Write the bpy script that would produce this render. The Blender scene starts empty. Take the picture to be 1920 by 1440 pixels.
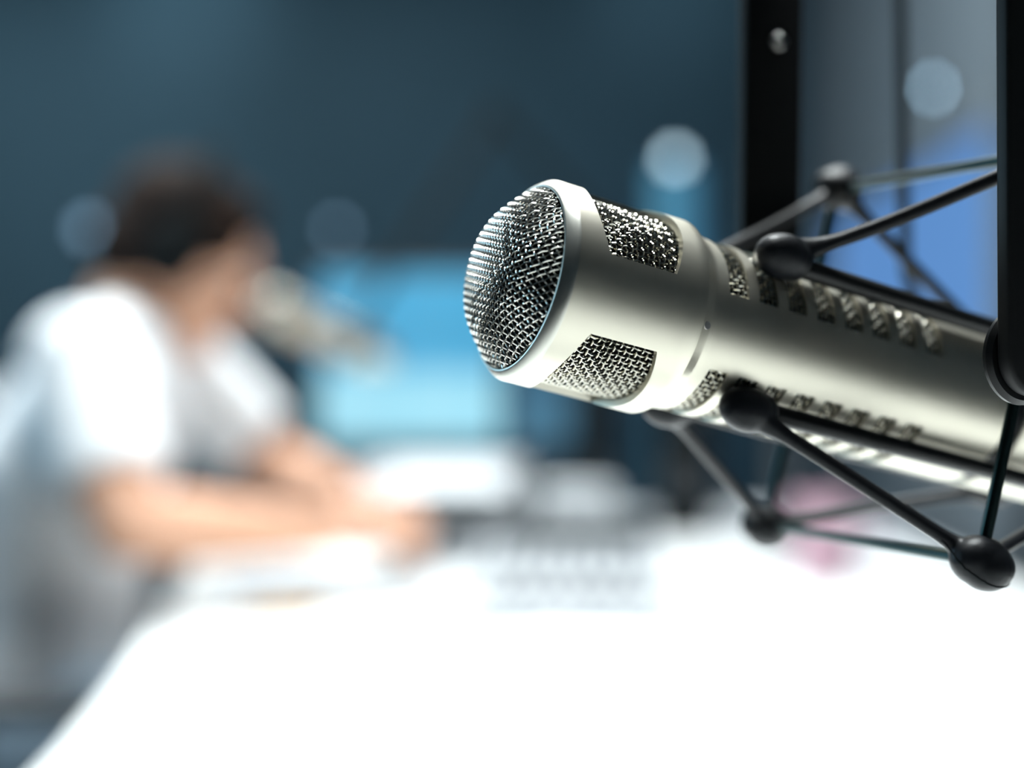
import bpy, math, random
import numpy as np
from mathutils import Vector, Matrix
random.seed(7)
PI = math.pi
sc = bpy.context.scene
COL = sc.collection

# ------------------------------------------------------------------ camera, world, exposure, area lights
CAMZ = 1.02
FPX = 1920 * 50 / 36
cam_d = bpy.data.cameras.new('camera')
cam = bpy.data.objects.new('camera', cam_d); COL.objects.link(cam)
cam.location = (0, 0, CAMZ); cam.rotation_euler = (PI / 2, 0, 0)
cam_d.lens = 50; cam_d.sensor_width = 36; cam_d.sensor_fit = 'HORIZONTAL'
cam_d.clip_start = .01; cam_d.clip_end = 50
cam_d.dof.use_dof = True; cam_d.dof.focus_distance = .363
cam_d.dof.aperture_fstop = 50 / 18.0
cam_d.dof.aperture_blades = 9; cam_d.dof.aperture_rotation = .2
sc.camera = cam
sc.view_settings.view_transform = 'Standard'; sc.view_settings.look = 'None'
sc.view_settings.gamma = 1; sc.view_settings.use_curve_mapping = False
sc.view_settings.exposure = 0.0
sc.cycles.use_denoising = True
sc.cycles.max_bounces = 8; sc.cycles.sample_clamp_indirect = 6.0
w = bpy.data.worlds.new('studio_world'); sc.world = w; w.use_nodes = True
w.node_tree.nodes['Background'].inputs[0].default_value = (.05, .09, .12, 1)
w.node_tree.nodes['Background'].inputs[1].default_value = .2

def area_light(name, loc, size, size_y, energy, color, spread=PI, target=None):
    l = bpy.data.lights.new(name, 'AREA'); l.shape = 'RECTANGLE'
    l.size = size; l.size_y = size_y; l.energy = energy; l.color = color; l.spread = spread
    o = bpy.data.objects.new(name, l); COL.objects.link(o); o.location = loc
    if target is not None:
        o.rotation_euler = (Vector(target) - Vector(loc)).to_track_quat('-Z', 'Y').to_euler()
    return o
# the light of the ceiling panels (their housings are built with the ceiling below)
PANELS = [(.12, 1.95, 1.3, 1.3, 15, 100), (-.90, 2.2, .7, .7, 26, 100), (.22, .80, 1.0, .6, 23, 72)]
for i, (x, y, sx, sy, e, sp) in enumerate(PANELS):
    area_light('ceiling_panel_light', (x, y, 2.555), sx - .06, sy - .06, e, (.94, 1.0, 1.0), math.radians(sp))

# ------------------------------------------------------------------ helpers
def P(px, py, Y):
    return Vector(((px - 960) / FPX * Y, Y, CAMZ - (py - 720) / FPX * Y))

class MB:
    def __init__(s): s.v = []; s.f = []
    def add(s, verts, faces):
        n = len(s.v); s.v += [tuple(p) for p in verts]; s.f += [tuple(i + n for i in f) for f in faces]; return s
    def box(s, c, d, rot=None):
        hx, hy, hz = d[0] / 2, d[1] / 2, d[2] / 2; c = Vector(c)
        vs = [Vector((x, y, z)) for z in (-hz, hz) for y in (-hy, hy) for x in (-hx, hx)]
        if rot is not None: vs = [rot @ p for p in vs]
        return s.add([c + p for p in vs], [(0, 2, 3, 1), (4, 5, 7, 6), (0, 1, 5, 4), (2, 6, 7, 3), (0, 4, 6, 2), (1, 3, 7, 5)])
    def tube(s, pts, rad, seg=12, cap=True, closed=False):
        pts = [Vector(p) for p in pts]; n = len(pts)
        if not hasattr(rad, '__len__'): rad = [rad] * n
        vs = []; fs = []; prev = None
        for i, p in enumerate(pts):
            if closed: t = pts[(i + 1) % n] - pts[i - 1]
            else: t = pts[min(i + 1, n - 1)] - pts[max(i - 1, 0)]
            t.normalize()
            if prev is None:
                a = Vector((0, 0, 1)) if abs(t.z) < .9 else Vector((1, 0, 0))
                u = t.cross(a).normalized()
            else:
                u = (prev - t * prev.dot(t)).normalized()
            prev = u; v = t.cross(u)
            for k in range(seg):
                an = 2 * PI * k / seg
                vs.append(p + (u * math.cos(an) + v * math.sin(an)) * rad[i])
        m = n if closed else n - 1
        for i in range(m):
            j = (i + 1) % n
            for k in range(seg):
                l = (k + 1) % seg
                fs.append((i * seg + k, i * seg + l, j * seg + l, j * seg + k))
        if cap and not closed:
            fs.append(tuple(range(seg))[::-1]); fs.append(tuple((n - 1) * seg + k for k in range(seg)))
        return s.add(vs, fs)
    def sphere(s, c, r, rot=None, nu=20, nv=12):
        if not hasattr(r, '__len__'): r = (r, r, r)
        c = Vector(c); vs = []; fs = []
        for i in range(nv + 1):
            th = PI * i / nv
            for k in range(nu):
                ph = 2 * PI * k / nu
                p = Vector((r[0] * math.sin(th) * math.cos(ph), r[1] * math.sin(th) * math.sin(ph), r[2] * math.cos(th)))
                vs.append(c + (rot @ p if rot is not None else p))
        for i in range(nv):
            for k in range(nu):
                l = (k + 1) % nu
                if i == 0: fs.append((k, nu + k, nu + l)) if False else fs.append((i * nu + k, (i + 1) * nu + k, (i + 1) * nu + l, i * nu + l))
                else: fs.append((i * nu + k, (i + 1) * nu + k, (i + 1) * nu + l, i * nu + l))
        return s.add(vs, fs)
    def lathe(s, prof, seg=64, axis='X', cap0=False, cap1=False, org=(0, 0, 0)):
        vs = []; fs = []; org = Vector(org)
        for (t, r) in prof:
            for k in range(seg):
                a = 2 * PI * k / seg
                q = (t, r * math.cos(a), r * math.sin(a)) if axis == 'X' else (r * math.cos(a), r * math.sin(a), t)
                vs.append(org + Vector(q))
        n = len(prof)
        for i in range(n - 1):
            for k in range(seg):
                l = (k + 1) % seg
                fs.append((i * seg + k, i * seg + l, (i + 1) * seg + l, (i + 1) * seg + k))
        if cap0: fs.append(tuple(range(seg))[::-1])
        if cap1: fs.append(tuple((n - 1) * seg + k for k in range(seg)))
        return s.add(vs, fs)
    def prism(s, poly, z0, z1):
        n = len(poly)
        vs = [(x, y, z0) for x, y in poly] + [(x, y, z1) for x, y in poly]
        fs = [tuple(range(n))[::-1], tuple(range(n, 2 * n))] + [(i, (i + 1) % n, n + (i + 1) % n, n + i) for i in range(n)]
        return s.add(vs, fs)
    def build(s, name, mat, parent=None, smooth=True, bevel=0, remesh=0, relax=0, angle=40, solid=0, solid_off=-1):
        me = bpy.data.meshes.new(name); me.from_pydata(s.v, [], s.f); me.update()
        import bmesh
        bm = bmesh.new(); bm.from_mesh(me)
        bmesh.ops.remove_doubles(bm, verts=bm.verts, dist=1e-7)
        bmesh.ops.recalc_face_normals(bm, faces=bm.faces); bm.to_mesh(me); bm.free()
        o = bpy.data.objects.new(name, me); COL.objects.link(o)
        if parent is not None: o.parent = parent
        mods = False
        if solid:
            m = o.modifiers.new('s', 'SOLIDIFY'); m.thickness = solid; m.offset = solid_off; mods = True
        if remesh:
            m = o.modifiers.new('r', 'REMESH'); m.mode = 'VOXEL'; m.voxel_size = remesh; mods = True
        if relax:
            m = o.modifiers.new('s', 'SMOOTH'); m.iterations = relax; m.factor = .5; mods = True
        if bevel:
            m = o.modifiers.new('b', 'BEVEL'); m.width = bevel; m.segments = 3; m.limit_method = 'ANGLE'; mods = True
        if mods:
            dg = bpy.context.evaluated_depsgraph_get(); dg.update()
            new = bpy.data.meshes.new_from_object(o.evaluated_get(dg)); new.name = name
            o.modifiers.clear(); o.data = new; me = new
        me.materials.clear(); me.materials.append(mat)
        if smooth:
            me.shade_smooth()
            try: me.set_sharp_from_angle(angle=math.radians(angle))
            except Exception: pass
        return o

def bez(a, b, c, d, n=16):
    a, b, c, d = map(Vector, (a, b, c, d)); r = []
    for i in range(n + 1):
        t = i / n; u = 1 - t
        r.append(a * u ** 3 + b * 3 * u * u * t + c * 3 * u * t * t + d * t ** 3)
    return r

def thing(name, label, cat, loc=(0, 0, 0), group=None, mat=None):
    o = bpy.data.objects.new(name, None); COL.objects.link(o); o.empty_display_size = .05
    if mat is not None: o.matrix_world = mat
    else: o.location = loc
    tag(o, label, cat, group); return o
def tag(o, label, cat, group=None):
    o['label'] = label; o['category'] = cat
    if group: o['group'] = group
    return o
def struct(o): o['kind'] = 'structure'; return o
def dup(root, mat, label, group=None):
    r = root.copy(); COL.objects.link(r); r.matrix_world = mat; r['label'] = label
    if group: r['group'] = group
    for ch in list(root.children):
        c = ch.copy(); COL.objects.link(c); c.parent = r
        for g in ch.children:
            d = g.copy(); COL.objects.link(d); d.parent = c
    return r

# ------------------------------------------------------------------ materials
def mat(name, col, rough=.5, metal=0, spec=.5, noise=0, nscale=40, bump=0, bscale=200, emit=None, estr=0, coat=0, sss=0):
    m = bpy.data.materials.new(name); m.use_nodes = True; nt = m.node_tree; b = nt.nodes['Principled BSDF']
    b.inputs['Base Color'].default_value = (*col, 1); b.inputs['Roughness'].default_value = rough
    b.inputs['Metallic'].default_value = metal; b.inputs['Specular IOR Level'].default_value = spec
    b.inputs['Coat Weight'].default_value = coat
    if emit: b.inputs['Emission Color'].default_value = (*emit, 1); b.inputs['Emission Strength'].default_value = estr
    if noise or bump:
        tc = nt.nodes.new('ShaderNodeTexCoord')
        n = nt.nodes.new('ShaderNodeTexNoise'); n.inputs['Scale'].default_value = nscale; n.inputs['Detail'].default_value = 3
        nt.links.new(tc.outputs['Object'], n.inputs['Vector'])
        if noise:
            r = nt.nodes.new('ShaderNodeMapRange'); r.inputs['To Min'].default_value = 1 - noise; r.inputs['To Max'].default_value = 1 + noise
            nt.links.new(n.outputs['Fac'], r.inputs['Value'])
            mx = nt.nodes.new('ShaderNodeVectorMath'); mx.operation = 'SCALE'; mx.inputs[0].default_value = col
            nt.links.new(r.outputs['Result'], mx.inputs['Scale']); nt.links.new(mx.outputs['Vector'], b.inputs['Base Color'])
        if bump:
            n2 = nt.nodes.new('ShaderNodeTexNoise'); n2.inputs['Scale'].default_value = bscale; n2.inputs['Detail'].default_value = 2
            nt.links.new(tc.outputs['Object'], n2.inputs['Vector'])
            bp = nt.nodes.new('ShaderNodeBump'); bp.inputs['Strength'].default_value = bump; bp.inputs['Distance'].default_value = .0002
            nt.links.new(n2.outputs['Fac'], bp.inputs['Height']); nt.links.new(bp.outputs['Normal'], b.inputs['Normal'])
    return m
M = dict(
    satin=mat('satin_champagne_metal', (.68, .645, .545), .36, 1, bump=.12, bscale=9000),
    ring=mat('satin_ring_metal', (.74, .73, .66), .30, 1, bump=.10, bscale=9000),
    wire=mat('nickel_wire', (.70, .67, .58), .13, 1),
    grille=mat('grille_wire', (.82, .80, .74), .22, 1),
    foam=mat('black_foam', (.006, .006, .006), .95, spec=.1),
    matte=mat('matte_black', (.008, .010, .011), .9, 0, spec=.06),
    black=mat('black_coated_metal', (.004, .0045, .005), .5, 0, spec=.22),
    rod=mat('black_rod', (.005, .0055, .006), .34, 0, spec=.3),
    rubber=mat('black_rubber', (.006, .007, .009), .42, spec=.2, bump=.1, bscale=900),
    steel=mat('dark_green_steel_tube', (.03, .05, .05), .28, 1),
    screw=mat('screw_steel', (.5, .5, .5), .3, 1),
    cable=mat('cable_rubber', (.02, .025, .03), .5),
    wall=mat('teal_wall_paint', (.043, .086, .115), .85, noise=.06, nscale=3, spec=.2),
    wallgrey=mat('grey_wall_paint', (.145, .175, .20), .8, noise=.05, nscale=3, spec=.2),
    ceil=mat('dark_ceiling_tile', (.12, .15, .17), .9, noise=.05, nscale=6),
    floor=mat('dark_carpet', (.012, .018, .022), .95, noise=.25, nscale=120),
    table=mat('white_laminate', (.74, .755, .75), .45, noise=.01, nscale=8),
    white=mat('white_plastic', (.80, .81, .82), .4),
    lgrey=mat('light_grey_plastic', (.52, .55, .57), .5),
    console=mat('console_grey', (.38, .40, .42), .5),
    grey=mat('grey_plastic', (.20, .22, .235), .5),
    dgrey=mat('dark_grey_plastic', (.035, .04, .045), .5),
    paper=mat('white_paper', (.86, .87, .88), .8),
    shirt=mat('white_cotton', (.84, .86, .88), .9, spec=.1, bump=.2, bscale=300),
    skin=mat('skin', (.62, .35, .235), .55, noise=.08, nscale=30, spec=.3),
    lip=mat('lip_skin', (.42, .17, .14), .5),
    hair=mat('dark_brown_hair', (.014, .008, .006), .8, noise=.4, nscale=90, spec=.08),
    jeans=mat('faded_blue_denim', (.33, .43, .52), .9, noise=.2, nscale=60, spec=.1),
    shoe=mat('dark_shoe', (.02, .02, .022), .6),
    eye=mat('eye_white', (.8, .8, .78), .2), iris=mat('brown_iris', (.03, .015, .01), .2),
    seat=mat('grey_blue_upholstery', (.03, .045, .055), .9, noise=.2, nscale=150, spec=.1),
    yellow=mat('yellow_card', (.40, .21, .02), .6), blue=mat('blue_plastic', (.08, .22, .42), .4),
    pink=mat('pink_ceramic', (.50, .31, .38), .6), teal=mat('teal_fabric', (.06, .20, .29), .7),
    diff=mat('lamp_diffuser', (.9, .9, .9), .5, emit=(.94, 1, 1), estr=3.0),
    strip=mat('strip_diffuser', (.9, .9, .9), .5, emit=(.94, 1, 1), estr=14),
    led=mat('pale_blue_led', (.5, .6, .65), .3, emit=(.55, .75, .85), estr=4.2),  # emission paints the highlight on the column top
    led_dim=mat('dim_blue_led', (.3, .4, .5), .3, emit=(.35, .60, .85), estr=1.3),  # emission paints the small highlights before the back wall
    tealglow=mat('teal_light_tube', (.05, .2, .3), .4, emit=(.06, .20, .30), estr=.5),
)
def screen_mat(name, top, bottom, acc, estr):
    m = bpy.data.materials.new(name); m.use_nodes = True; nt = m.node_tree; b = nt.nodes['Principled BSDF']
    b.inputs['Base Color'].default_value = (.01, .01, .012, 1); b.inputs['Roughness'].default_value = .25
    tc = nt.nodes.new('ShaderNodeTexCoord'); sp = nt.nodes.new('ShaderNodeSeparateXYZ')
    nt.links.new(tc.outputs['Generated'], sp.inputs[0])
    rp = nt.nodes.new('ShaderNodeValToRGB'); e = rp.color_ramp.elements
    e[0].position = 0; e[0].color = (*bottom, 1); e[1].position = 1; e[1].color = (*top, 1)
    k = e.new(.38); k.color = (*bottom, 1); k = e.new(.45); k.color = (*top, 1)
    rp.color_ramp.interpolation = 'LINEAR'
    nt.links.new(sp.outputs['Z'], rp.inputs['Fac'])
    br = nt.nodes.new('ShaderNodeTexBrick'); br.offset = 0; br.inputs['Scale'].default_value = 1.6; br.inputs['Mortar Size'].default_value = .012; br.inputs['Brick Width'].default_value = .7; br.inputs['Row Height'].default_value = .42
    br.inputs['Color1'].default_value = (1, 1, 1, 1); br.inputs['Color2'].default_value = (.75, .8, .8, 1); br.inputs['Mortar'].default_value = (*acc, 1)
    cx = nt.nodes.new('ShaderNodeCombineXYZ')
    nt.links.new(sp.outputs['X'], cx.inputs[0]); nt.links.new(sp.outputs['Z'], cx.inputs[1]); nt.links.new(cx.outputs[0], br.inputs['Vector'])
    mx = nt.nodes.new('ShaderNodeMix'); mx.data_type = 'RGBA'; mx.blend_type = 'MULTIPLY'; mx.inputs[0].default_value = 1
    nt.links.new(rp.outputs[0], mx.inputs[6]); nt.links.new(br.outputs[0], mx.inputs[7])
    nt.links.new(mx.outputs[2], b.inputs['Emission Color']); b.inputs['Emission Strength'].default_value = estr
    return m
M['screen'] = screen_mat('cyan_screen', (.075, .40, .66), (.34, .70, .84), (.5, .8, .9), 1.15)
M['screen2'] = screen_mat('dim_teal_screen', (.03, .12, .21), (.05, .17, .27), (.6, .8, .9), 1.0)
M['pane2'] = mat('daylight_pane', (.05, .07, .08), .3, emit=(.42, .72, .92), estr=3.4)  # glow of the added left window
M['pane'] = mat('blue_lit_pane', (.02, .03, .05), .3, emit=(.10, .25, .56), estr=1.0)

# ------------------------------------------------------------------ the room
RX0, RX1, RY0, RY1, RZ = -2.3, 3.2, -2.6, 4.6, 2.6
def slab(name, c, d, m): return struct(MB().box(c, d).build(name, m, smooth=False))
W, D = RX1 - RX0, RY1 - RY0; cx, cy = (RX0 + RX1) / 2, (RY0 + RY1) / 2
slab('floor', (cx, cy, -.05), (W, D, .1), M['floor'])
slab('ceiling', (cx, cy, RZ + .05), (W, D, .1), M['ceil'])
slab('wall_back', (cx, RY1 + .05, RZ / 2), (W + .2, .1, RZ), M['wall'])
slab('wall_front', (cx, RY0 - .05, RZ / 2), (W + .2, .1, RZ), M['wallgrey'])
slab('wall_left', (RX0 - .05, cy, RZ / 2), (.1, D, RZ), M['wall'])
slab('wall_right', (RX1 + .05, cy, RZ / 2), (.1, D, RZ), M['wallgrey'])
slab('baseboard_back', (cx, RY1 - .01, .05), (W, .02, .1), M['dgrey'])
# partition that runs away from the camera on the right, with its blue-lit observation window
pa = Vector((.80, 2.30, 0)); pb = Vector((.955, 4.58, 0)); pd = (pb - pa); plen = pd.length; pu = pd.normalized(); pn = Vector((-pu.y, pu.x, 0))
prot = Matrix((pu, pn, Vector((0, 0, 1)))).transposed()
def pbox(mb, s0, s1, z0, z1, th, off=0):
    return mb.box(pa + pu * ((s0 + s1) / 2) - pn * (th / 2 - off) + Vector((0, 0, (z0 + z1) / 2)), (s1 - s0, th, z1 - z0), prot)
WZ0, WZ1 = .86, 1.50
mb = MB()
pbox(mb, 0, plen, 0, WZ0, .08); pbox(mb, 0, plen, WZ1, RZ, .08)
pbox(mb, plen - .30, plen, WZ0, WZ1, .08); pbox(mb, 0, .05, WZ0, WZ1, .08)
struct(mb.build('wall_partition', M['wallgrey'], smooth=False))
wf = thing('window_1', 'wide blue lit observation window in the grey partition at the right', 'window'); wf['kind'] = 'structure'
mb = MB()
pbox(mb, .05, plen - .30, WZ1 - .02, WZ1, .06, .005); pbox(mb, .05, plen - .30, WZ0, WZ0 + .02, .06, .005)
pbox(mb, .05, .07, WZ0 + .02, WZ1 - .02, .06, .005); pbox(mb, plen - .32, plen - .30, WZ0 + .02, WZ1 - .02, .06, .005)
mb.build('window_frame', M['grey'], wf, smooth=False)
pbox(MB(), .07, plen - .32, WZ0 + .02, WZ1 - .02, .01, -.03).build('pane', M['pane'], wf, smooth=False)

w2 = thing('window_2', 'pale blue lit window with one mullion in the left wall', 'window', (RX0, 1.6, 1.35)); w2['kind'] = 'structure'  # unseen window, added to bring blue light from the left
m_ = MB()
for yy in (-1.2, 0, 1.2): m_.box((.02, yy, 0), (.06, .06, 1.26))
for zz in (-.6, .6): m_.box((.02, 0, zz), (.06, 2.4, .06))
m_.build('window_frame', M['grey'], w2, smooth=False)
MB().box((.006, 0, 0), (.008, 2.36, 1.2)).build('pane', M['pane2'], w2, smooth=False)
def ceiling_panel(x, y, sx, sy, label):
    t = thing('ceiling_light', label, 'ceiling light', (x, y, 2.6))
    MB().box((0, 0, -.02), (sx, sy, .04)).build('housing', M['white'], t, smooth=False)
    MB().box((0, 0, -.042), (sx - .06, sy - .06, .004)).build('diffuser', M['diff'], t, smooth=False)
ceiling_panel(*PANELS[0][:4], 'large square ceiling light panel above the middle of the white table')
ceiling_panel(*PANELS[1][:4], 'smaller square ceiling light panel above the seated person')
ceiling_panel(*PANELS[2][:4], 'oblong ceiling light panel above the champagne microphone')
def ceiling_strip(x, y, ln, label):
    t = thing('ceiling_strip_light', label, 'ceiling light', (x, y, 2.6))
    MB().box((0, 0, -.03), (ln, .15, .06)).build('housing', M['white'], t, smooth=False)
    MB().box((0, 0, -.062), (ln - .04, .11, .004)).build('diffuser', M['strip'], t, smooth=False)
ceiling_strip(-.9, 3.0, 2.0, 'long ceiling strip light behind the seated person, nearer the person')
ceiling_strip(-.9, 3.75, 2.0, 'long ceiling strip light closest to the teal back wall')
def ceiling_spot(x, y, tx, tz, energy, label):
    t = thing('ceiling_spotlight', label, 'spotlight', (x, y, 2.6))
    MB().lathe([(-.02, .05), (0, .05)], 24, 'Z', True, True).build('ceiling_plate', M['dgrey'], t)
    d = (Vector((tx, RY1, tz)) - Vector((x, y, 2.5))).normalized(); q = d.to_track_quat('Z', 'Y').to_matrix()
    c = MB(); c.lathe([(-.05, .03), (-.045, .038), (.05, .04), (.05, .034), (.03, .03), (.028, .0)], 28, 'Z', True)
    c.v = [tuple(q @ Vector(p) + Vector((0, 0, -.1))) for p in c.v]
    c.build('lamp_can', M['dgrey'], t); MB().tube([(0, 0, -.02), (0, 0, -.07)], .008).build('stem', M['dgrey'], t)
    l = bpy.data.lights.new('wall_spot', 'SPOT'); l.energy = energy; l.color = (.75, .92, 1); l.spot_size = math.radians(75); l.spot_blend = 1; l.shadow_soft_size = .03
    o = bpy.data.objects.new('wall_spot', l); COL.objects.link(o); o.parent = t
    o.location = Vector((0, 0, -.1)) + d * .056; o.rotation_euler = d.to_track_quat('-Z', 'Y').to_euler()
ceiling_spot(-1.05, 4.0, -1.05, 2.3, 9, 'black ceiling spotlight washing the teal wall above the seated person')
ceiling_spot(.52, 4.0, .52, 2.3, 5, 'black ceiling spotlight washing the teal wall above the microphone')
ceiling_spot(-1.75, 3.2, -1.7, 1.6, 34, 'black ceiling spotlight over the left end of the teal wall')

# ------------------------------------------------------------------ the microphone in focus
MA = Vector((.88532458, .40928533, -.22064885)).normalized()
ME2 = Vector((0, 0, 1)); ME2 = (ME2 - MA * ME2.dot(MA)).normalized(); ME1 = MA.cross(ME2)
MC = Vector((.00193084, .375, CAMZ + .0279878))
def frame_mat(a, e1, e2, o):
    m = Matrix.Identity(4)
    for i in range(3): m[i][0] = a[i]; m[i][1] = -e1[i]; m[i][2] = e2[i]; m[i][3] = o[i]
    return m
MM = frame_mat(MA, ME1, ME2, MC)
mm = .001
def cyl(t, r, phi):  # mm, degrees -> local point
    p = math.radians(phi); return Vector((t * mm, -r * mm * math.cos(p), r * mm * math.sin(p)))
mic = thing('studio_microphone', 'large champagne metal studio microphone with woven grille held in the black shock mount', 'microphone', mat=MM)

# woven wire over a surface: S(u,v) -> (point, normal), u,v in wire units
def weave(mb, S, us, vs, uspan, vspan, pitch, rw, amp, inside=None, sub=4, seg=6):
    def run(fixed, span, along_u, idx):
        n = int((span[1] - span[0]) / pitch * sub) + 1; chain = []; 
        for i in range(n + 1):
            s = span[0] + (span[1] - span[0]) * i / n
            u, v = (s, fixed) if along_u else (fixed, s)
            if inside and not inside(u, v):
                if len(chain) > 2: mb.tube(chain, rw, seg, cap=False)
                chain = []; continue
            p, nn = S(u, v)
            sg = 1 if along_u else -1
            chain.append(p + nn * (sg * amp * math.cos(PI * (s / pitch + idx))))
        if len(chain) > 2: mb.tube(chain, rw, seg, cap=False)
    for j in vs: run(j * pitch, uspan, True, j)
    for i in us: run(i * pitch, vspan, False, i)

RD, HD = 24.6, 10.3
def dome_h(r): 
    sp = lambda x: 1.8 * math.log(1 + math.exp((x - 15.0) / 1.8))
    return HD - .003 * r * r - (HD - .003 * RD * RD) * sp(r) / sp(RD)
DROT = math.radians(-35)
def dome_S(u, v):
    y = u * math.cos(DROT) - v * math.sin(DROT); z = u * math.sin(DROT) + v * math.cos(DROT)
    r = math.hypot(y, z); h = dome_h(r)
    e = .02; dh = (dome_h(r + e) - dome_h(max(r - e, 0))) / (2 * e) if r > .1 else 0
    n = Vector((-1, -dh * y / max(r, .1), -dh * z / max(r, .1))).normalized() if True else None
    n = Vector((-1, -(-1) * 0 + dh * -1 * y / max(r, .1), dh * -1 * z / max(r, .1))).normalized()
    return Vector((-h, y, z)) * mm, n
mb = MB(); pit = 1.34; nw = int(RD / pit)
weave(mb, dome_S, range(-nw, nw + 1), range(-nw, nw + 1), (-RD, RD), (-RD, RD), pit, .275 * mm, .285 * mm,
      inside=lambda u, v: math.hypot(u, v) <= RD - .15)
mb.build('grille', M['grille'], mic)
mb = MB(); mb.lathe([(2 * mm, 23.4 * mm)] + [(-(dome_h(r) - 1.3) * mm, r * mm * .965) for r in np.linspace(24.3, .05, 16)], 48)
mb.build('foam_liner', M['foam'], mic)

WIN = [(-66.6, 38), (53.4, 38), (173.4, 38)]
def win_u(phi, wins):
    for c, h in wins:
        d = (phi - c + 180) % 360 - 180
        if abs(d) <= h + 1e-6: return d / h
    return None
def columns(wins, step):
    cols = set()
    for c, h in wins:
        for a in np.linspace(c - h, c + h, int(2 * h / step) + 1): cols.add(round(a % 360, 4))
        gap0, gap1 = c + h, c + 120 - h
        for a in np.linspace(gap0, gap1, int((gap1 - gap0) / step) + 1): cols.add(round(a % 360, 4))
    return sorted(cols)
# head shell: cylinder with three cut-outs whose ends bow outward
cols = columns(WIN, 2.0); nc = len(cols)
NR = 12
def head_rows(phi):
    u = win_u(phi, WIN); k = (1 - u * u) if u is not None else 0
    tw, tr = 11.7 - 3.4 * k, 31.4 + 3.2 * k
    rows = [(2.6, 27.0), (3.0, 27.45)] + [(3.0 + (tw - 3.0) * i / 3, 27.45) for i in (1, 2, 3)]
    rows += [(tw + (tr - tw) * i / NR, 27.45) for i in range(1, NR + 1)]
    rows += [(tr + (41.2 - tr) * i / 3, 27.45) for i in (1, 2, 3)] + [(41.6, 27.3)]
    return rows
vs = []; fs = []
for ph in cols: vs += [cyl(t, r, ph) for t, r in head_rows(ph)]
nr = len(head_rows(0)); r0 = 4; r1 = 4 + NR
for i in range(nc):
    j = (i + 1) % nc
    d = (cols[j] - cols[i]) % 360; mid = cols[i] + d / 2
    inwin = win_u(mid, WIN) is not None
    for k in range(nr - 1):
        if inwin and r0 <= k < r1: continue
        fs.append((i * nr + k, j * nr + k, j * nr + k + 1, i * nr + k + 1))
mb = MB(); mb.add(vs, fs)
head = mb.build('head_shell', M['satin'], mic, solid=2.0 * mm, solid_off=-1, angle=35)
mb = MB(); mb.lathe([(x * mm, r * mm) for x, r in [(2.4, 24.0), (.2, 24.45), (-.35, 24.75), (-.45, 25.1), (-.2, 25.5), (1.9, 27.05), (2.5, 27.4), (3.0, 27.45), (3.0, 25.4)]], 128)
mb.build('front_ring', M['ring'], mic, angle=50)
# recessed wire screen behind each head cut-out
RW = 24.7
def cyl_S(R):
    def S(u, v):  # u along the axis (mm), v along the arc (mm)
        ph = v / R; return Vector((u, -R * math.cos(ph), R * math.sin(ph))) * mm, Vector((0, -math.cos(ph), math.sin(ph)))
    return S
hp = 1.63
mb = MB(); weave(mb, cyl_S(RW), range(4, 23), range(-11, 12), (6, 37), (-17.9, 17.9), hp, .275 * mm, .34 * mm)
hw = mb.build('head_screen', M['wire'], mic); hw.rotation_euler = (math.radians(-(53.4)) * -1 * -1, 0, 0)
def rot_phi(o, phi):  # turn a child built at phi = 0 to the angle phi round the axis
    o.rotation_euler = (-math.radians(phi), 0, 0)
rot_phi(hw, 53.4)
for ph in (-66.6, 173.4):
    c = hw.copy(); COL.objects.link(c); c.parent = mic; rot_phi(c, ph)
MB().lathe([(2.4 * mm, 23.5 * mm), (42 * mm, 23.5 * mm)], 64).build('head_liner', M['foam'], mic)
# stepped collar between head and body
MB().lathe([(x * mm, r * mm) for x, r in [(41.3, 26.0), (41.4, 27.1), (45.2, 25.0), (45.4, 24.95), (46.4, 24.9), (46.6, 24.35), (46.8, 23.0)]], 128).build('collar', M['satin'], mic, angle=25)
sc_ = MB(); sp = cyl(43.4, 26.0, -7.3); sn = (cyl(0, 1, -7.3)).normalized()
sc_.tube([sp - sn * .001, sp + sn * .0002, sp + sn * .0006, sp + sn * .0006, sp + sn * .0001], [.0011, .0011, .0009, .0005, .0004], 20)
sc_.build('set_screw', M['screw'], mic)
# slotted body tube
BW = [(-68, 35), (52, 35), (172, 35)]
slots = [(50.1 + 9.69 * i, 56.3 + 9.69 * i) for i in range(8)]
bcols = columns(BW, 2.5); nb = len(bcols)
trow = [46.5]
for a, b in slots: trow += [a, b]
trow += [128, 140, 151.5, 152.0]
RB = 24.35
vs = []; fs = []
for ph in bcols: vs += [cyl(t, RB if t < 152 else RB - .4, ph) for t in trow]
nr = len(trow)
for i in range(nb):
    j = (i + 1) % nb; mid = bcols[i] + ((bcols[j] - bcols[i]) % 360) / 2
    inw = win_u(mid, BW) is not None
    for k in range(nr - 1):
        if inw and k % 2 == 1 and k < 16: continue
        fs.append((i * nr + k, j * nr + k, j * nr + k + 1, i * nr + k + 1))
mb = MB(); mb.add(vs, fs); mb.build('body_tube', M['satin'], mic, solid=1.0 * mm, solid_off=-1, angle=35)
mb = MB(); weave(mb, cyl_S(22.8), range(30, 78), range(-9, 10), (48, 126), (-14.8, 14.8), hp, .275 * mm, .33 * mm)
bs = mb.build('body_screen', M['wire'], mic); rot_phi(bs, 52)
for ph in (-68, 172):
    c = bs.copy(); COL.objects.link(c); c.parent = mic; rot_phi(c, ph)
MB().lathe([(46 * mm, 21.6 * mm), (150 * mm, 21.6 * mm)], 48).build('body_liner', M['foam'], mic)
MB().lathe([(x * mm, r * mm) for x, r in [(151.8, 20), (151.8, 23.2), (158, 23.2), (158, 20)]], 64).build('rubber_band_ring', M['rubber'], mic)
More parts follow.
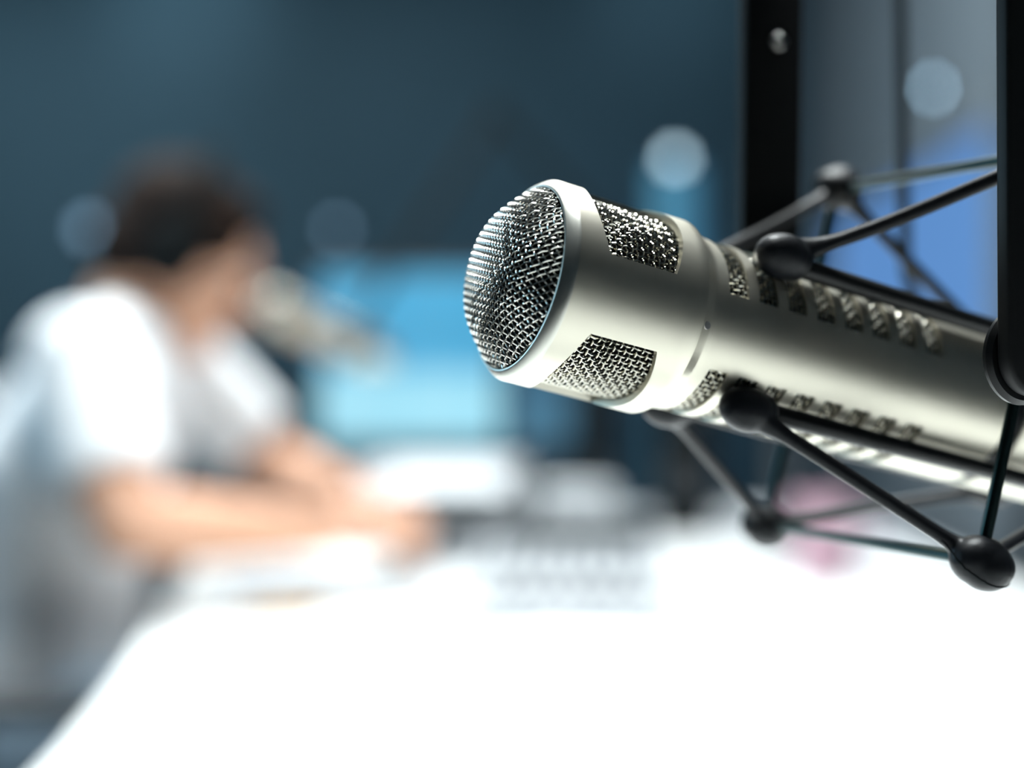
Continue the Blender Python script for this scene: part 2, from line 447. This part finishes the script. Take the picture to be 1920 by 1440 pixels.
MB().lathe([(x * mm, r * mm) for x, r in [(158, 20), (158, 23.8), (158.4, 24.2), (196, 24.2), (203, 20), (206, 12), (217, 11.4), (217, 0.1)]], 96).build('tail_section', M['satin'], mic)

# ------------------------------------------------------------------ the shock mount
mount = thing('shock_mount', 'black elastic shock mount with flat yoke arms hanging round the champagne microphone', 'shock mount', tuple(P(1708, 700, .42)))
def ml(p): return Vector(p) - mount.location   # world -> mount space
def mw(t, rho, phi): return MM @ cyl(t, rho, phi)
nP, nQ, nR = P(1838, 1052, .380), P(1437, 985, .468), P(1572, 356, .468); nS = nP + nR - nQ
RODS = [(45, nS), (-46, nP), (-135, nQ), (135, nR)]
for k, (ph, node) in enumerate(RODS):
    r = MB(); r.tube([ml(mw(t, 28.6, ph)) for t in (62, 63, 194, 195)], [.0024, .0028, .0028, .0024], 20)
    r.build('rod', M['rod'], mount)
    # elastic: knot on the front end of the rod, arm to the outer knot, arm to the rear knot
    kf = mw(66.5 if k == 0 else 64, 29.5, ph + (3 if k == 0 else 0)); kr = mw(190, 29.5, ph)
    el = MB()
    rx = Matrix((MA, -ME1, ME2)).transposed()
    rot_r = rx @ Matrix.Rotation(-math.radians(ph), 3, 'X')
    for kn in (kf, kr):
        el.sphere(ml(kn), (.0084, .0066, .0060), rot_r)
        el.sphere(ml(kn + MA * .0035 + (mw(0, 1, ph) - MC).normalized() * -.0005), (.0062, .0058, .0052), rot_r)
    out = (node - (kf + kr) / 2).normalized()
    if k == 0:   # leaves the knot along the rod, then climbs
        path = bez(kf + MA * .003 + Vector((0, 0, .0016)), kf + MA * .030 + Vector((0, 0, .013)), node - (node - kf) * .30, node, 22)
    else:
        path = bez(kf + out * .001, kf + (node - kf) * .33, node - (node - kf) * .33, node, 22)
    n_ = len(path)
    rad = [.0021 + .0024 * max(0, 1 - i / 4.0) ** 1.5 + .0022 * max(0, 1 - (n_ - 1 - i) / 4.0) ** 1.5 for i in range(n_)]
    el.tube([ml(p) for p in path], rad, 16)
    path = bez(kr + out * .001, kr + (node - kr) * .33, node - (node - kr) * .33, node, 22)
    el.tube([ml(p) for p in path], rad, 16)
    el.sphere(ml(node), (.0092, .0072, .0070), rx)
    el.sphere(ml(node + out * .0018 + MA * .0012), (.0078, .0070, .0066), rx)
    eo = el.build('elastic_suspension', M['rubber'], mount, remesh=.00055, relax=6)
    from mathutils.bvhtree import BVHTree
    bt = BVHTree.FromPolygons([v.co.copy() for v in eo.data.vertices], [tuple(p.vertices) for p in eo.data.polygons])
    ln = []
    for a in np.linspace(-.35, PI + .35, 40):
        q = bt.find_nearest(ml(node + out * .001 + (MA * math.cos(a) + out * math.sin(a)) * .013))[0]; ln.append(q)
    pl = MB(); pl.tube(ln, .00028, 6); pl.build('parting_line', M['matte'], eo)
# steel ring of four tubes through the outer knots
fr = MB()
for a, b in ((nP, nQ), (nQ, nR), (nR, nS), (nS, nP)):
    fr = MB(); d = (b - a).normalized()
    fr.tube([ml(a + d * .002), ml(b - d * .002)], .0017, 16)
    fr.build('frame_tube', M['steel'], mount)
# the two flat yoke arms with rounded ends
def yoke_arm(cb, ct, wid, th):
    up = (ct - cb).normalized(); nrm = ME1.copy(); nrm = (nrm - up * nrm.dot(up)).normalized(); side = up.cross(nrm).normalized()
    L = (ct - cb).length; poly = [(-wid / 2, L), (-wid / 2, 0)] + [(-wid / 2 * math.cos(a), -wid / 2 * math.sin(a)) for a in np.linspace(0, PI, 25)[1:-1]] + [(wid / 2, 0), (wid / 2, L)]
    n = len(poly); vs = [ml(cb + side * x + up * y + nrm * (s * th / 2)) for s in (-1, 1) for x, y in poly]
    fs = [tuple(range(n))[::-1], tuple(range(n, 2 * n))] + [(i, (i + 1) % n, n + (i + 1) % n, n + i) for i in range(n)]
    m = MB(); m.add(vs, fs); m.build('yoke_arm', M['black'], mount, bevel=.0012); return up, nrm, side
nb_, nt_ = P(1938, 668, .362), P(1933, -460, .362)
fb_, ft_ = P(1437, 640, .455), P(1449, -240, .455); ft_.z = nt_.z
upn, nrm, side = yoke_arm(nb_, nt_, .0205, .005)
yoke_arm(fb_, ft_, .0222, .005)
def disc(c, n, r, th, name, m, bev=.0012):
    d = MB(); d.tube([ml(c - n * th / 2), ml(c - n * (th / 2 - bev)), ml(c - n * (th / 2 - bev)) + n * 0, ml(c + n * (th / 2 - bev)), ml(c + n * th / 2)], [r - bev, r, r, r, r - bev], 64)
    return d.build(name, m, mount)
mPS, mQR = (nP + nS) / 2, (nQ + nR) / 2
disc(nb_ - nrm * .0042, nrm, .0125, .0034, 'pivot_washer', M['rod'])
pk = MB(); pk.tube([ml(nb_ - nrm * .005), ml(mPS)], .0045, 20); pk.build('pivot_block', M['black'], mount)
disc(fb_ + nrm * .004, nrm, .0120, .003, 'pivot_washer', M['rod'])
pk = MB(); pk.tube([ml(fb_ - nrm * .002), ml(mQR)], .0045, 20); pk.build('pivot_block', M['black'], mount)
disc(P(1450, 82, .455) + nrm * .003, nrm, .0024, .002, 'screw', M['screw'], .0005)
cbm = MB(); cc = (nt_ + ft_) / 2; dd = (nt_ - ft_); 
cbm.box(ml(cc), (dd.length + .024, .022, .006), Matrix((dd.normalized(), Vector((0, 0, 1)).cross(dd.normalized()), Vector((0, 0, 1)))).transposed()); cbm.build('yoke_crossbar', M['black'], mount, bevel=.001)
st = MB(); st.tube([ml(cc), ml(cc + Vector((0, 0, .02))), ml(Vector((cc.x, cc.y, 2.59)))], [.012, .009, .009], 24); st.build('drop_pole', M['black'], mount)
cp = MB(); cp.lathe([(2.56 - mount.location.z, .06), (2.6 - mount.location.z, .06)], 32, 'Z', True, True, org=(cc.x - mount.location.x, cc.y - mount.location.y, 0)); cp.build('ceiling_flange', M['black'], mount)
# cable
cab = MB()
c0 = P(1681, -420, .53); c1 = P(1697, 470, .53); tail = mw(219, 0, 0)
cab.tube([Vector((c0.x, c0.y, 2.598)), c0] + bez(c1, c1 + Vector((.001, 0, -.06)), tail + MA * .05 + Vector((0, 0, .01)), tail + MA * .018, 24), .0024, 14)
cab_t = thing('microphone_cable', 'thin dark cable hanging straight down behind the shock mount', 'cable', tuple(c0))
for i, v in enumerate(cab.v): cab.v[i] = tuple(Vector(v) - c0)
cab.build('cable', M['cable'], cab_t)
pgm = MB(); pgm.tube([tail - MA * .001 - c0, tail + MA * .012 - c0, tail + MA * .02 - c0], [.008, .008, .003], 20); pgm.build('connector_plug', M['dgrey'], cab_t)

# ------------------------------------------------------------------ the table
TZ = .75
edge = [(-.29, -.55), (-.305, .2), (-.322, .8), (-.336, 1.05), (-.362, 1.3), (-.398, 1.55), (-.44, 1.85), (-.485, 2.15), (-.50, 2.4), (-.46, 2.75)]
poly = edge + [(-.2, 3.0), (.5, 3.05), (.74, 2.95), (.70, 2.25), (.66, -.55)]
tb = thing('studio_table', 'large white laminate studio table with a curving left edge', 'table', (0, 1.2, 0))
def tl(p): return (p[0], p[1] - 1.2)
mb = MB(); mb.prism([tl(p) for p in poly], TZ - .035, TZ); mb.build('tabletop', M['table'], tb, bevel=.006, smooth=False)
for x, y in ((-.12, 0), (.5, 0), (-.25, 2.4), (.5, 2.5)):
    mb = MB(); mb.box((x, y - 1.2, (TZ - .035) / 2), (.06, .06, TZ - .035)); mb.build('leg', M['grey'], tb, smooth=False, bevel=.004)

def T(px, py, z=TZ):  # point of the table plane under a pixel
    Y = (CAMZ - z) * FPX / (py - 720); return P(px, py, Y)

def desk_box(name, label, cat, x, y, sx, sy, sz, m, rz=0, z=TZ, bev=.004, part='case'):
    t = thing(name, label, cat, (x, y, z)); t.rotation_euler.z = rz
    MB().box((0, 0, sz / 2), (sx, sy, sz)).build(part, m, t, bevel=bev); return t

# mixing console in the middle of the table
con = thing('mixing_console', 'pale grey mixing console with dark fader strip on the table below the microphone', 'mixing console', (.07, 1.74, TZ)); con.rotation_euler.z = -.06
mb = MB(); mb.add([(-.12, -.20, 0), (.12, -.20, 0), (.12, .22, 0), (-.12, .22, 0), (-.12, -.20, .02), (.12, -.20, .02), (.12, .22, .065), (-.12, .22, .065)],
       [(0, 3, 2, 1), (4, 5, 6, 7), (0, 1, 5, 4), (1, 2, 6, 5), (2, 3, 7, 6), (3, 0, 4, 7)]); mb.build('case', M['console'], con, bevel=.005)
def cz(y): return .02 + (y + .20) * .045 / .42
tilt = Matrix.Rotation(math.atan2(.045, .42), 3, 'X')
mb = MB(); mb.box((0, -.10, cz(-.10) + .001), (.21, .10, .003), tilt); mb.build('fader_strip', M['dgrey'], con)
mb = MB(); mb.box((0, .17, cz(.17) + .012), (.21, .05, .03), tilt); mb.build('display', M['dgrey'], con, bevel=.003)
for i in range(8):
    x = -.093 + i * .0266; y = -.12 + .05 * ((i * 37) % 11) / 11
    mb = MB(); mb.box((x, y, cz(y) + .008), (.012, .024, .012), tilt); mb.build('fader_cap', M['white'], con, bevel=.002)
    for j in range(3):
        y2 = .0 + j * .045; mb = MB(); mb.lathe([(0, .009), (.012, .008), (.014, .006)], 16, 'Z', True, True, org=(x, y2, cz(y2) - .002)); mb.build('knob', M['grey'], con)
# flat things on the table
t = thing('tablet', 'dark grey tablet lying flat on the white table just right of the hands', 'tablet', tuple(T(880, 1052))); t.rotation_euler.z = .15
MB().box((0, 0, .006), (.24, .19, .010)).build('case', M['grey'], t, bevel=.004)
MB().box((0, 0, .0115), (.22, .17, .001)).build('screen', M['dgrey'], t, smooth=False)
p = T(530, 1158)
desk_box('notepad', 'small yellow notepad on the white table near its left edge', 'notepad', p.x, p.y, .085, .055, .012, M['yellow'], .1, part='pages')
p = T(525, 1115)
t = thing('pen', 'blue pen lying behind the small yellow notepad', 'pen', tuple(p)); t.rotation_euler.z = .15
m_ = MB(); m_.tube([(-.065, 0, .0055), (.055, 0, .0055), (.07, 0, .0055)], [.0052, .0052, .0012], 12); m_.build('barrel', M['blue'], t)
p = T(705, 1230)
for i, (dx, dy, rz, lab) in enumerate(((-.00, 0, .1, 'white sheet of paper lying alone nearest the front left of the table'), (.245, -.03, -.12, 'white sheet of paper lying in front of the mixing console'))):
    s = MB(); s.box((0, 0, .0008), (.21, .297, .0012)); o = s.build('paper_sheet', M['paper'], smooth=False); o.location = (p.x + dx, p.y + dy, TZ); o.rotation_euler.z = rz; tag(o, lab, 'paper')
gc = MB(); g0 = T(1560, 1215); pts = bez(T(1500, 1190), T(1640, 1255), T(1740, 1310), T(1960, 1470), 20)
gc.tube([p_ - g0 + Vector((0, 0, .0062)) for p_ in pts], .0060, 10)
gct = thing('headphone_cable', 'dark grey cable lying on the white table at the lower right corner', 'cable', tuple(g0)); gc.build('cable', M['dgrey'], gct)
# white document tray behind the hands
p = P(835, 985, 2.42)
t = thing('document_tray', 'white stack of letter trays behind the hands on the table', 'document tray', (p.x, p.y, TZ)); t.rotation_euler.z = -.1
for k in range(3):
    m_ = MB(); z = .01 + k * .045
    m_.box((0, 0, z), (.24, .30, .004)); m_.box((-.12, 0, z + .016), (.004, .30, .032)); m_.box((.12, 0, z + .016), (.004, .30, .032)); m_.box((0, .15, z + .016), (.24, .004, .032))
    for cx_ in (-.119, .119):
        for cy_ in (-.148, .148): m_.box((cx_, cy_, z + .0175), (.006, .006, .055 if k < 2 else .035)) if k else m_.box((cx_, cy_, z + .021), (.006, .006, .048))
    m_.build('tray', M['white'], t)
p = P(1035, 975, 2.35)
desk_box('tissue_box', 'pale grey tissue box behind the mixing console, left of the black loudspeaker', 'box', p.x + .04, p.y, .12, .12, .10, M['lgrey'])
# pink mug
p = P(1545, 900, 1.95)
t = thing('mug', 'pink mug on the table seen below the microphone body', 'mug', (p.x, p.y, TZ))
m_ = MB(); m_.lathe([(.0, .030), (.0, .036), (.004, .040), (.110, .042), (.113, .041), (.110, .038), (.008, .036), (.008, .001)], 32, 'Z', True); m_.build('cup', M['pink'], t)
m_ = MB(); m_.tube(bez((.039, 0, .088), (.075, 0, .095), (.075, 0, .03), (.039, 0, .035), 14), .006, 10); m_.build('handle', M['pink'], t)
# loudspeakers
def speaker(px0, px1, py0, py1, Y, dep, name, label, m, rz=0):
    a, b = P(px0, py0, Y), P(px1, py1, Y); wd = b.x - a.x; ht = a.z - TZ
    t = thing(name, label, 'loudspeaker', ((a.x + b.x) / 2, Y, TZ)); t.rotation_euler.z = rz
    MB().box((0, dep / 2, ht / 2), (wd, dep, ht)).build('case', m, t, bevel=.006)
    for zz, r in ((.34, .36), (.76, .18)):
        c = MB(); c.lathe([(0, r * wd * 1.05), (.006, r * wd * 1.05), (.006, r * wd * .92), (-.004, r * wd * .35), (.002, r * wd * .28), (.004, .001)], 32, 'Z', True)
        c.v = [(v[0], -v[2] + .001, v[1] + ht * zz) for v in c.v]; c.build('speaker_cone', M['dgrey'], t)
speaker(1228, 1338, 690, 1000, 2.50, .14, 'desk_loudspeaker', 'black desk loudspeaker on the far right of the table below the microphone', M['matte'], -.1)
speaker(1083, 1150, 690, 950, 2.62, .10, 'desk_loudspeaker', 'narrow black loudspeaker just behind the microphone head, right of the glowing monitors', M['matte'], .1)
# monitors
def monitor(px0, px1, py0, py1, Y, label, m, rz=0):
    a, b = P(px0, py0, Y), P(px1, py1, Y); wd = b.x - a.x; ht = a.z - b.z; cx_ = (a.x + b.x) / 2
    t = thing('computer_monitor', label, 'monitor', (cx_, Y, TZ)); t.rotation_euler.z = rz
    zc = (a.z + b.z) / 2 - TZ
    c = MB(); c.box((0, .018, zc), (wd + .02, .03, ht + .02)); c.build('case', M['dgrey'], t, bevel=.004)
    c = MB(); c.box((0, .001, zc), (wd, .004, ht)); c.build('screen', m, t, smooth=False)
    c = MB(); c.box((0, .05, (zc + .02) / 2), (.05, .02, zc)); c.build('stand', M['dgrey'], t, bevel=.003)
    c = MB(); c.box((0, .05, .006), (.2, .16, .012)); c.build('base', M['dgrey'], t, bevel=.004)
monitor(600, 935, 515, 828, 2.72, 'computer monitor with bright cyan screen between the person and the microphone', M['screen'], 0)
monitor(955, 1078, 600, 832, 2.80, 'computer monitor with dim teal screen mostly hidden behind the microphone head', M['screen2'], 0)
# teal column lamp on the floor behind the table
c = P(1266, 300, 3.5)
t = thing('column_lamp', 'tall teal glowing column lamp with a bright cap behind the microphone', 'lamp', (c.x, 3.5, 0))
m_ = MB(); m_.lathe([(0, .12), (.02, .12), (.024, .03)], 32, 'Z', True, True); m_.build('base', M['dgrey'], t)
m_ = MB(); m_.lathe([(.02, .055), (c.z - .02, .055)], 32, 'Z', True, True); m_.build('light_tube', M['tealglow'], t)
m_ = MB(); m_.lathe([(c.z - .02, .018), (c.z + .012, .018), (c.z + .018, .012)], 24, 'Z', True, True); m_.build('bright_cap', M['led'], t)  # cap glows in place of a highlight on top of the column
# small indicator dots that glow in place of highlights on far surfaces
def indicator(p, r, m, label):
    t = thing('indicator_light', label, 'indicator light', tuple(p))
    b = MB(); b.tube([(0, .004, 0), (0, RY1 - p[1], 0)] if p[1] > 4 else [(0, .004, 0), (0, .03, 0)], [r * 1.5, r * 1.5], 20); b.build('housing', M['dgrey'], t)
    b = MB(); b.sphere((0, 0, 0), (r, r * .6, r)); b.build('lens', m, t)
indicator(P(632, 430, 4.57), .018, M['led_dim'], 'dim blue indicator light on the teal wall above the cyan monitor')
indicator(P(168, 430, 4.57), .028, M['led_dim'], 'pale blue indicator light on the teal wall behind the head of the person')
pt = pa + pu * .08 + pn * .02; pt.z = 1.02 + (720 - 165) / FPX * pt.y
tt = P(1770, 165, pt.y - .0); 
t_ = thing('indicator_light', 'pale blue indicator light on the grey partition above the blue window', 'indicator light', (0, 0, 0))
# sits where the sight line meets the partition face
s_best = min(np.linspace(0, plen, 400), key=lambda s: abs((pa + pu * s).x / (pa + pu * s).y - (1770 - 960) / FPX))
q = pa + pu * float(s_best); q.z = CAMZ + (720 - 165) / FPX * q.y; t_.location = q + pn * .012; t_.rotation_euler.z = math.atan2(pu.y, pu.x)
b = MB(); b.box((0, -.003, 0), (.04, .018, .04)); b.build('housing', M['dgrey'], t_, bevel=.003)
b = MB(); b.sphere((0, .008, 0), (.011, .006, .011)); b.build('lens', mat('partition_led', (.4, .5, .6), .3, emit=(.40, .62, .80), estr=9), t_)  # glowing dot stands in for a highlight on the partition's metal corner

# ------------------------------------------------------------------ the guest microphone and its arm
gh = P(500, 574, 1.89); gt_ = P(716, 668, 2.02)
ga = (gt_ - gh).normalized(); ge2 = Vector((0, 0, 1)); ge2 = (ge2 - ga * ge2.dot(ga)).normalized(); ge1 = ga.cross(ge2)
GM = frame_mat(ga, ge1, ge2, gh)
dup(mic, GM, 'second champagne studio microphone, blurred, in front of the face of the seated person')
arm = thing('boom_arm', 'dark jointed boom arm holding the blurred second microphone over the table', 'boom arm', (.44, 2.30, TZ))
def al(p): return Vector(p) - Vector((.44, 2.30, TZ))
hub = GM @ Vector((.150, 0, .040)); el1 = P(930, 215, 2.35)
b = MB(); ring_pts = [GM @ Vector((.140, -.030 * math.cos(a), .030 * math.sin(a))) for a in np.linspace(0, 2 * PI, 33)[:-1]]
b.tube([al(p) for p in ring_pts], .005, 10, closed=True); b.build('clamp_ring', M['black'], arm)
b = MB(); b.tube([al(GM @ Vector((.140, 0, .030))), al(hub)], .007, 12); b.build('swivel', M['black'], arm)
b = MB(); b.tube([al(hub), al(el1)], .008, 14); b.build('upper_arm', M['matte'], arm)
b = MB(); b.sphere(al(el1), .016); b.build('elbow_joint', M['matte'], arm)
base = Vector((.44, 2.30, TZ + .20))
b = MB(); b.tube([al(el1), al(base)], .008, 14); b.build('lower_arm', M['matte'], arm)
b = MB(); b.lathe([(0, .05), (.02, .05), (.025, .018), (.21, .016)], 28, 'Z', True, True); b.build('base', M['dgrey'], arm)

# ------------------------------------------------------------------ the seated person
person = thing('person', 'person in white t-shirt and headphones seated in profile, forearms on the table', 'person', (-.62, 1.85, 0))
PO = Vector((-.62, 1.85, 0))
def pl_(p): return Vector(p) - PO
hc = P(340, 468, 1.90)                                   # centre of the skull
hf = Vector((.88, .22, -.41)).normalized(); hs = Vector((0, 0, 1)).cross(hf).normalized(); hu = hf.cross(hs).normalized()
HR = Matrix((hf, hs, hu)).transposed()
HS = 1.04
def hp_(x, y, z): return pl_(hc + (hf * x + hs * y + hu * z) * HS)
shR, shL = P(150, 682, 1.67), Vector((-.475, 2.03, 1.05))
elR, elL = P(235, 985, 1.585), P(520, 878, 2.08)
wrR, wrL = P(600, 1000, 1.74), P(645, 925, 1.96)
neck0 = Vector((-.495, 1.865, 1.085))
body = MB()
body.sphere(hp_(0, 0, .015), (.094, .074, .086), HR)                   # skull
body.sphere(hp_(.030, 0, -.055), (.066, .058, .075), HR)               # face
body.sphere(hp_(.055, 0, -.105), (.036, .034, .026), HR)               # chin
body.sphere(hp_(.085, 0, .022), (.014, .048, .012), HR)                # brow
body.tube([hp_(.090, 0, .006), hp_(.108, 0, -.022), hp_(.112, 0, -.036), hp_(.092, 0, -.046)], [.008, .011, .013, .010], 10)  # nose
for s in (-1, 1):
    body.sphere(hp_(-.005, s * .074, -.018), (.020, .009, .032), HR)   # ears
    body.sphere(hp_(.0715, s * .031, .004), (.0145, .017, .0085), HR)      # upper lids
    body.sphere(hp_(.0705, s * .031, -.016), (.0135, .017, .0065), HR)     # lower lids
    body.sphere(hp_(.062, s * .035, -.040), (.022, .018, .018), HR)    # cheeks
body.tube([hp_(-.025, 0, -.03), hp_(-.03, 0, -.085), pl_(neck0), pl_(neck0 + Vector((-.02, 0, -.06)))], [.056, .054, .060, .085], 18)
spine = [(Vector((-.505, 1.855, 1.05)), .06, .12), (Vector((-.535, 1.85, .99)), .098, .18), (Vector((-.575, 1.85, .91)), .118, .185), (Vector((-.605, 1.85, .82)), .120, .165),
         (Vector((-.61, 1.85, .72)), .115, .160), (Vector((-.63, 1.85, .64)), .125, .175), (Vector((-.63, 1.85, .57)), .115, .175)]
def torso(mb, grow=0, upto=99):
    for i in range(min(len(spine), upto) - 1):
        for k in range(3):
            f = k / 3; c = spine[i][0].lerp(spine[i + 1][0], f); rx = spine[i][1] * (1 - f) + spine[i + 1][1] * f; ry = spine[i][2] * (1 - f) + spine[i + 1][2] * f
            mb.sphere(pl_(c), (rx + grow, ry + grow, .07 + grow))
torso(body)
def limb(mb, pts, rad): mb.tube([pl_(p) for p in pts], rad, 16); [mb.sphere(pl_(p), r) for p, r in zip(pts, rad)]
for sh, elb, wr in ((shR, elR, wrR), (shL, elL, wrL)):
    limb(body, [sh, sh.lerp(elb, .5), elb], [.055, .050, .041])
    limb(body, [elb, elb.lerp(wr, .3), wr], [.041, .043, .027])
# hands: palm, four unequal fingers and a thumb from the side of the palm
def hand(mb, elb, wr, inward):
    d = (wr - elb).normalized(); d = (d + Vector((.5, .1 * inward, -.12))).normalized()
    up = Vector((0, 0, 1)); up = (up - d * up.dot(d)).normalized(); s = d.cross(up) * (-inward)   # s points to the thumb side
    palm = wr + d * .045
    R3 = Matrix((d, s, up)).transposed()
    mb.sphere(pl_(palm), (.052, .040, .017), R3)
    mb.sphere(pl_(palm + d * .02), (.038, .041, .015), R3)
    for off, ln, cv in ((.029, .072, .9), (.010, .082, 1.0), (-.010, .076, 1.1), (-.029, .060, 1.25)):
        a = palm + d * .036 + s * off; seg = [a]; ang = .15
        for q_ in (.45, .32, .23):
            seg.append(seg[-1] + (d * math.cos(ang) - up * math.sin(ang) + s * off * 1.5) * ln * q_); ang += .38 * cv
        TIPS.append(seg[-1]); mb.tube([pl_(x) for x in seg], [.0095, .009, .0082, .0065], 10); mb.sphere(pl_(seg[-1]), .0066)
    a = palm - d * .022 + s * .028
    seg = [a, a + (d * .6 + s * .75 - up * .1) * .035, a + (d * .6 + s * .75 - up * .1) * .035 + (d * .9 + s * .3 - up * .25) * .028, a + (d * 1.35 + s * .95 - up * .4) * .040 + d * .018]
    mb.tube([pl_(x) for x in seg], [.013, .0115, .010, .0075], 10); mb.sphere(pl_(seg[-1]), .0076)
TIPS = []
hand(body, elR, wrR, 1); hand(body, elL, wrL, -1)
hipR, hipL = Vector((-.62, 1.75, .585)), Vector((-.62, 1.95, .585))
knR, knL = Vector((-.20, 1.70, .56)), Vector((-.20, 2.00, .56))
anR, anL = Vector((-.22, 1.70, .10)), Vector((-.16, 2.00, .10))
for h_, k_, a_ in ((hipR, knR, anR), (hipL, knL, anL)):
    limb(body, [h_, h_.lerp(k_, .5), k_], [.088, .078, .058]); limb(body, [k_, k_.lerp(a_, .3), a_], [.058, .058, .036])
    limb(body, [a_ + Vector((-.03, 0, -.04)), a_ + Vector((.06, 0, -.055)), a_ + Vector((.16, 0, -.066))], [.034, .034, .026])
body.build('body', M['skin'], person, remesh=.0045, relax=5)
shirt = MB(); torso(shirt, .012, 6)
for sh, elb in ((shR, elR), (shL, elL)):
    c = neck0.lerp(sh, .5) + Vector((-.005, 0, -.05)); shirt.sphere(pl_(c), (.075, .11, .05)); shirt.sphere(pl_(sh), .066)
    e = sh.lerp(elb, .74)
    shirt.tube([pl_(sh), pl_(sh.lerp(elb, .4)), pl_(e)], [.065, .067, .066], 18)
shirt.build('t_shirt', M['shirt'], person, remesh=.007, relax=5)
cl = MB(); cl.tube([pl_(neck0 + Vector((-.004 + .064 * math.cos(a), .066 * math.sin(a), -.012 - .026 * math.cos(a)))) for a in np.linspace(0, 2 * PI, 33)[:-1]], .007, 8, closed=True); cl.build('collar', M['shirt'], person)
jn = MB()
jn.sphere(pl_(Vector((-.635, 1.85, .585))), (.135, .185, .10))
for h_, k_, a_ in ((hipR, knR, anR), (hipL, knL, anL)):
    limb(jn, [h_, h_.lerp(k_, .5), k_], [.098, .088, .070]); jn.tube([pl_(k_), pl_(k_.lerp(a_, .5)), pl_(a_ + Vector((0, 0, .0)))], [.070, .066, .056], 16)
jn.build('jeans', M['jeans'], person, remesh=.008, relax=4)
for a_ in (anR, anL):
    s = MB(); s.sphere(pl_(a_ + Vector((.06, 0, -.055))), (.135, .046, .045)); s.sphere(pl_(a_ + Vector((-.02, 0, -.03))), (.05, .044, .06)); s.build('shoe', M['shoe'], person, remesh=.008, relax=3)
hr = MB(); hr.sphere(hp_(-.012, 0, .032), (.098, .083, .086), HR); hr.sphere(hp_(-.050, 0, -.020), (.062, .076, .070), HR); hr.sphere(hp_(.034, 0, .074), (.052, .060, .032), HR)
for s in (-1, 1): hr.sphere(hp_(-.010, s * .070, .020), (.03, .012, .045), HR); hr.sphere(hp_(.030, s * .062, .030), (.045, .016, .04), HR)
hr.build('hair', M['hair'], person, remesh=.006, relax=3)
for s in (-1, 1):
    e = MB(); e.sphere(hp_(.0715, s * .031, -.004), .0118); eo = e.build('eye', M['eye'], person)
    e = MB(); e.sphere(hp_(.0812, s * .031, -.006), (.0035, .0055, .0055), HR); e.build('iris', M['iris'], eo); eo.children[0].location = (0, 0, 0)
lp = MB(); lp.sphere(hp_(.092, 0, -.068), (.008, .022, .005), HR); lp.sphere(hp_(.091, 0, -.077), (.008, .019, .005), HR); lp.build('mouth', M['lip'], person)
# white control keyboard under both hands
kx0 = min(t_.x for t_ in TIPS) - .07; kx1 = max(t_.x for t_ in TIPS) + .03; ky0 = min(t_.y for t_ in TIPS) - .05; ky1 = max(t_.y for t_ in TIPS) + .05
kz = min(t_.z for t_ in TIPS) - .0065 - TZ; print('TIPS', [tuple(round(v, 3) for v in t_) for t_ in TIPS], kz)
kb = thing('control_keyboard', 'white control keyboard under both hands of the person', 'keyboard', ((kx0 + kx1) / 2, (ky0 + ky1) / 2, TZ))
b = MB(); b.box((0, 0, (kz - .004) / 2), (kx1 - kx0, ky1 - ky0, kz - .004)); b.build('case', M['white'], kb, bevel=.004)
b = MB()
nx_, ny_ = 6, int((ky1 - ky0 - .02) / .019)
for i in range(nx_):
    for j in range(ny_): b.box((-(kx1 - kx0) / 2 + .012 + (i + .5) * (kx1 - kx0 - .024) / nx_, -(ky1 - ky0) / 2 + .01 + (j + .5) * .019, kz - .0025), ((kx1 - kx0 - .024) / nx_ - .004, .016, .005))
b.build('keys', M['lgrey'], kb, smooth=False)
# headphones on the head
hph = thing('headphones', 'dark over-ear headphones worn by the person in the white t-shirt', 'headphones', tuple(hc))
def hh(x, y, z): return hf * x + hs * y + hu * z
b = MB(); b.tube([hh(-.012, .100 * math.cos(a), .005 + .128 * math.sin(a)) for a in np.linspace(0.0, PI, 25)], .010, 12); b.build('headband', M['matte'], hph)
for s in (-1, 1):
    b = MB(); b.sphere(hh(-.008, s * .098, -.015), (.042, .020, .050), HR); b.build('ear_cup', M['matte'], hph)
    b = MB(); b.sphere(hh(-.008, s * .084, -.015), (.040, .012, .047), HR); b.build('ear_pad', M['foam'], hph)
# office chair under the person
ch = thing('office_chair', 'grey blue upholstered office chair under the seated person', 'chair', (-.64, 1.85, 0))
b = MB(); b.box((0.02, 0, .465), (.50, .50, .07)); b.build('seat', M['seat'], ch, bevel=.03)
b = MB(); b.box((-.27, 0, .80), (.06, .44, .46), Matrix.Rotation(-.16, 3, 'Y')); b.build('backrest', M['seat'], ch, bevel=.028)
b = MB(); b.tube([(-.22, 0, .44), (-.27, 0, .46), (-.29, 0, .62)], .016); b.build('back_support', M['dgrey'], ch)
b = MB(); b.tube([(0, 0, .09), (0, 0, .43)], .028, 20); b.build('gas_column', M['dgrey'], ch)
for k in range(5):
    a = 2 * PI * k / 5 + .3; b = MB(); b.tube([(0, 0, .11), (.28 * math.cos(a), .28 * math.sin(a), .075)], [.028, .018]); lg = b.build('leg', M['dgrey'], ch)
    b = MB(); b.tube([(.28 * math.cos(a) - .02 * math.sin(a), .28 * math.sin(a) + .02 * math.cos(a), .03), (.28 * math.cos(a) + .02 * math.sin(a), .28 * math.sin(a) - .02 * math.cos(a), .03)], .03, 16); b.build('caster', M['shoe'], lg)
for s in (-1, 1):
    b = MB(); b.box((.06, s * .285, .665), (.26, .06, .03)); ar = b.build('armrest', M['dgrey'], ch, bevel=.012)
    b = MB(); b.tube([(.04, s * .22, .445), (.04, s * .285, .46), (.04, s * .285, .655)], .014); b.build('armrest_post', M['dgrey'], ar)
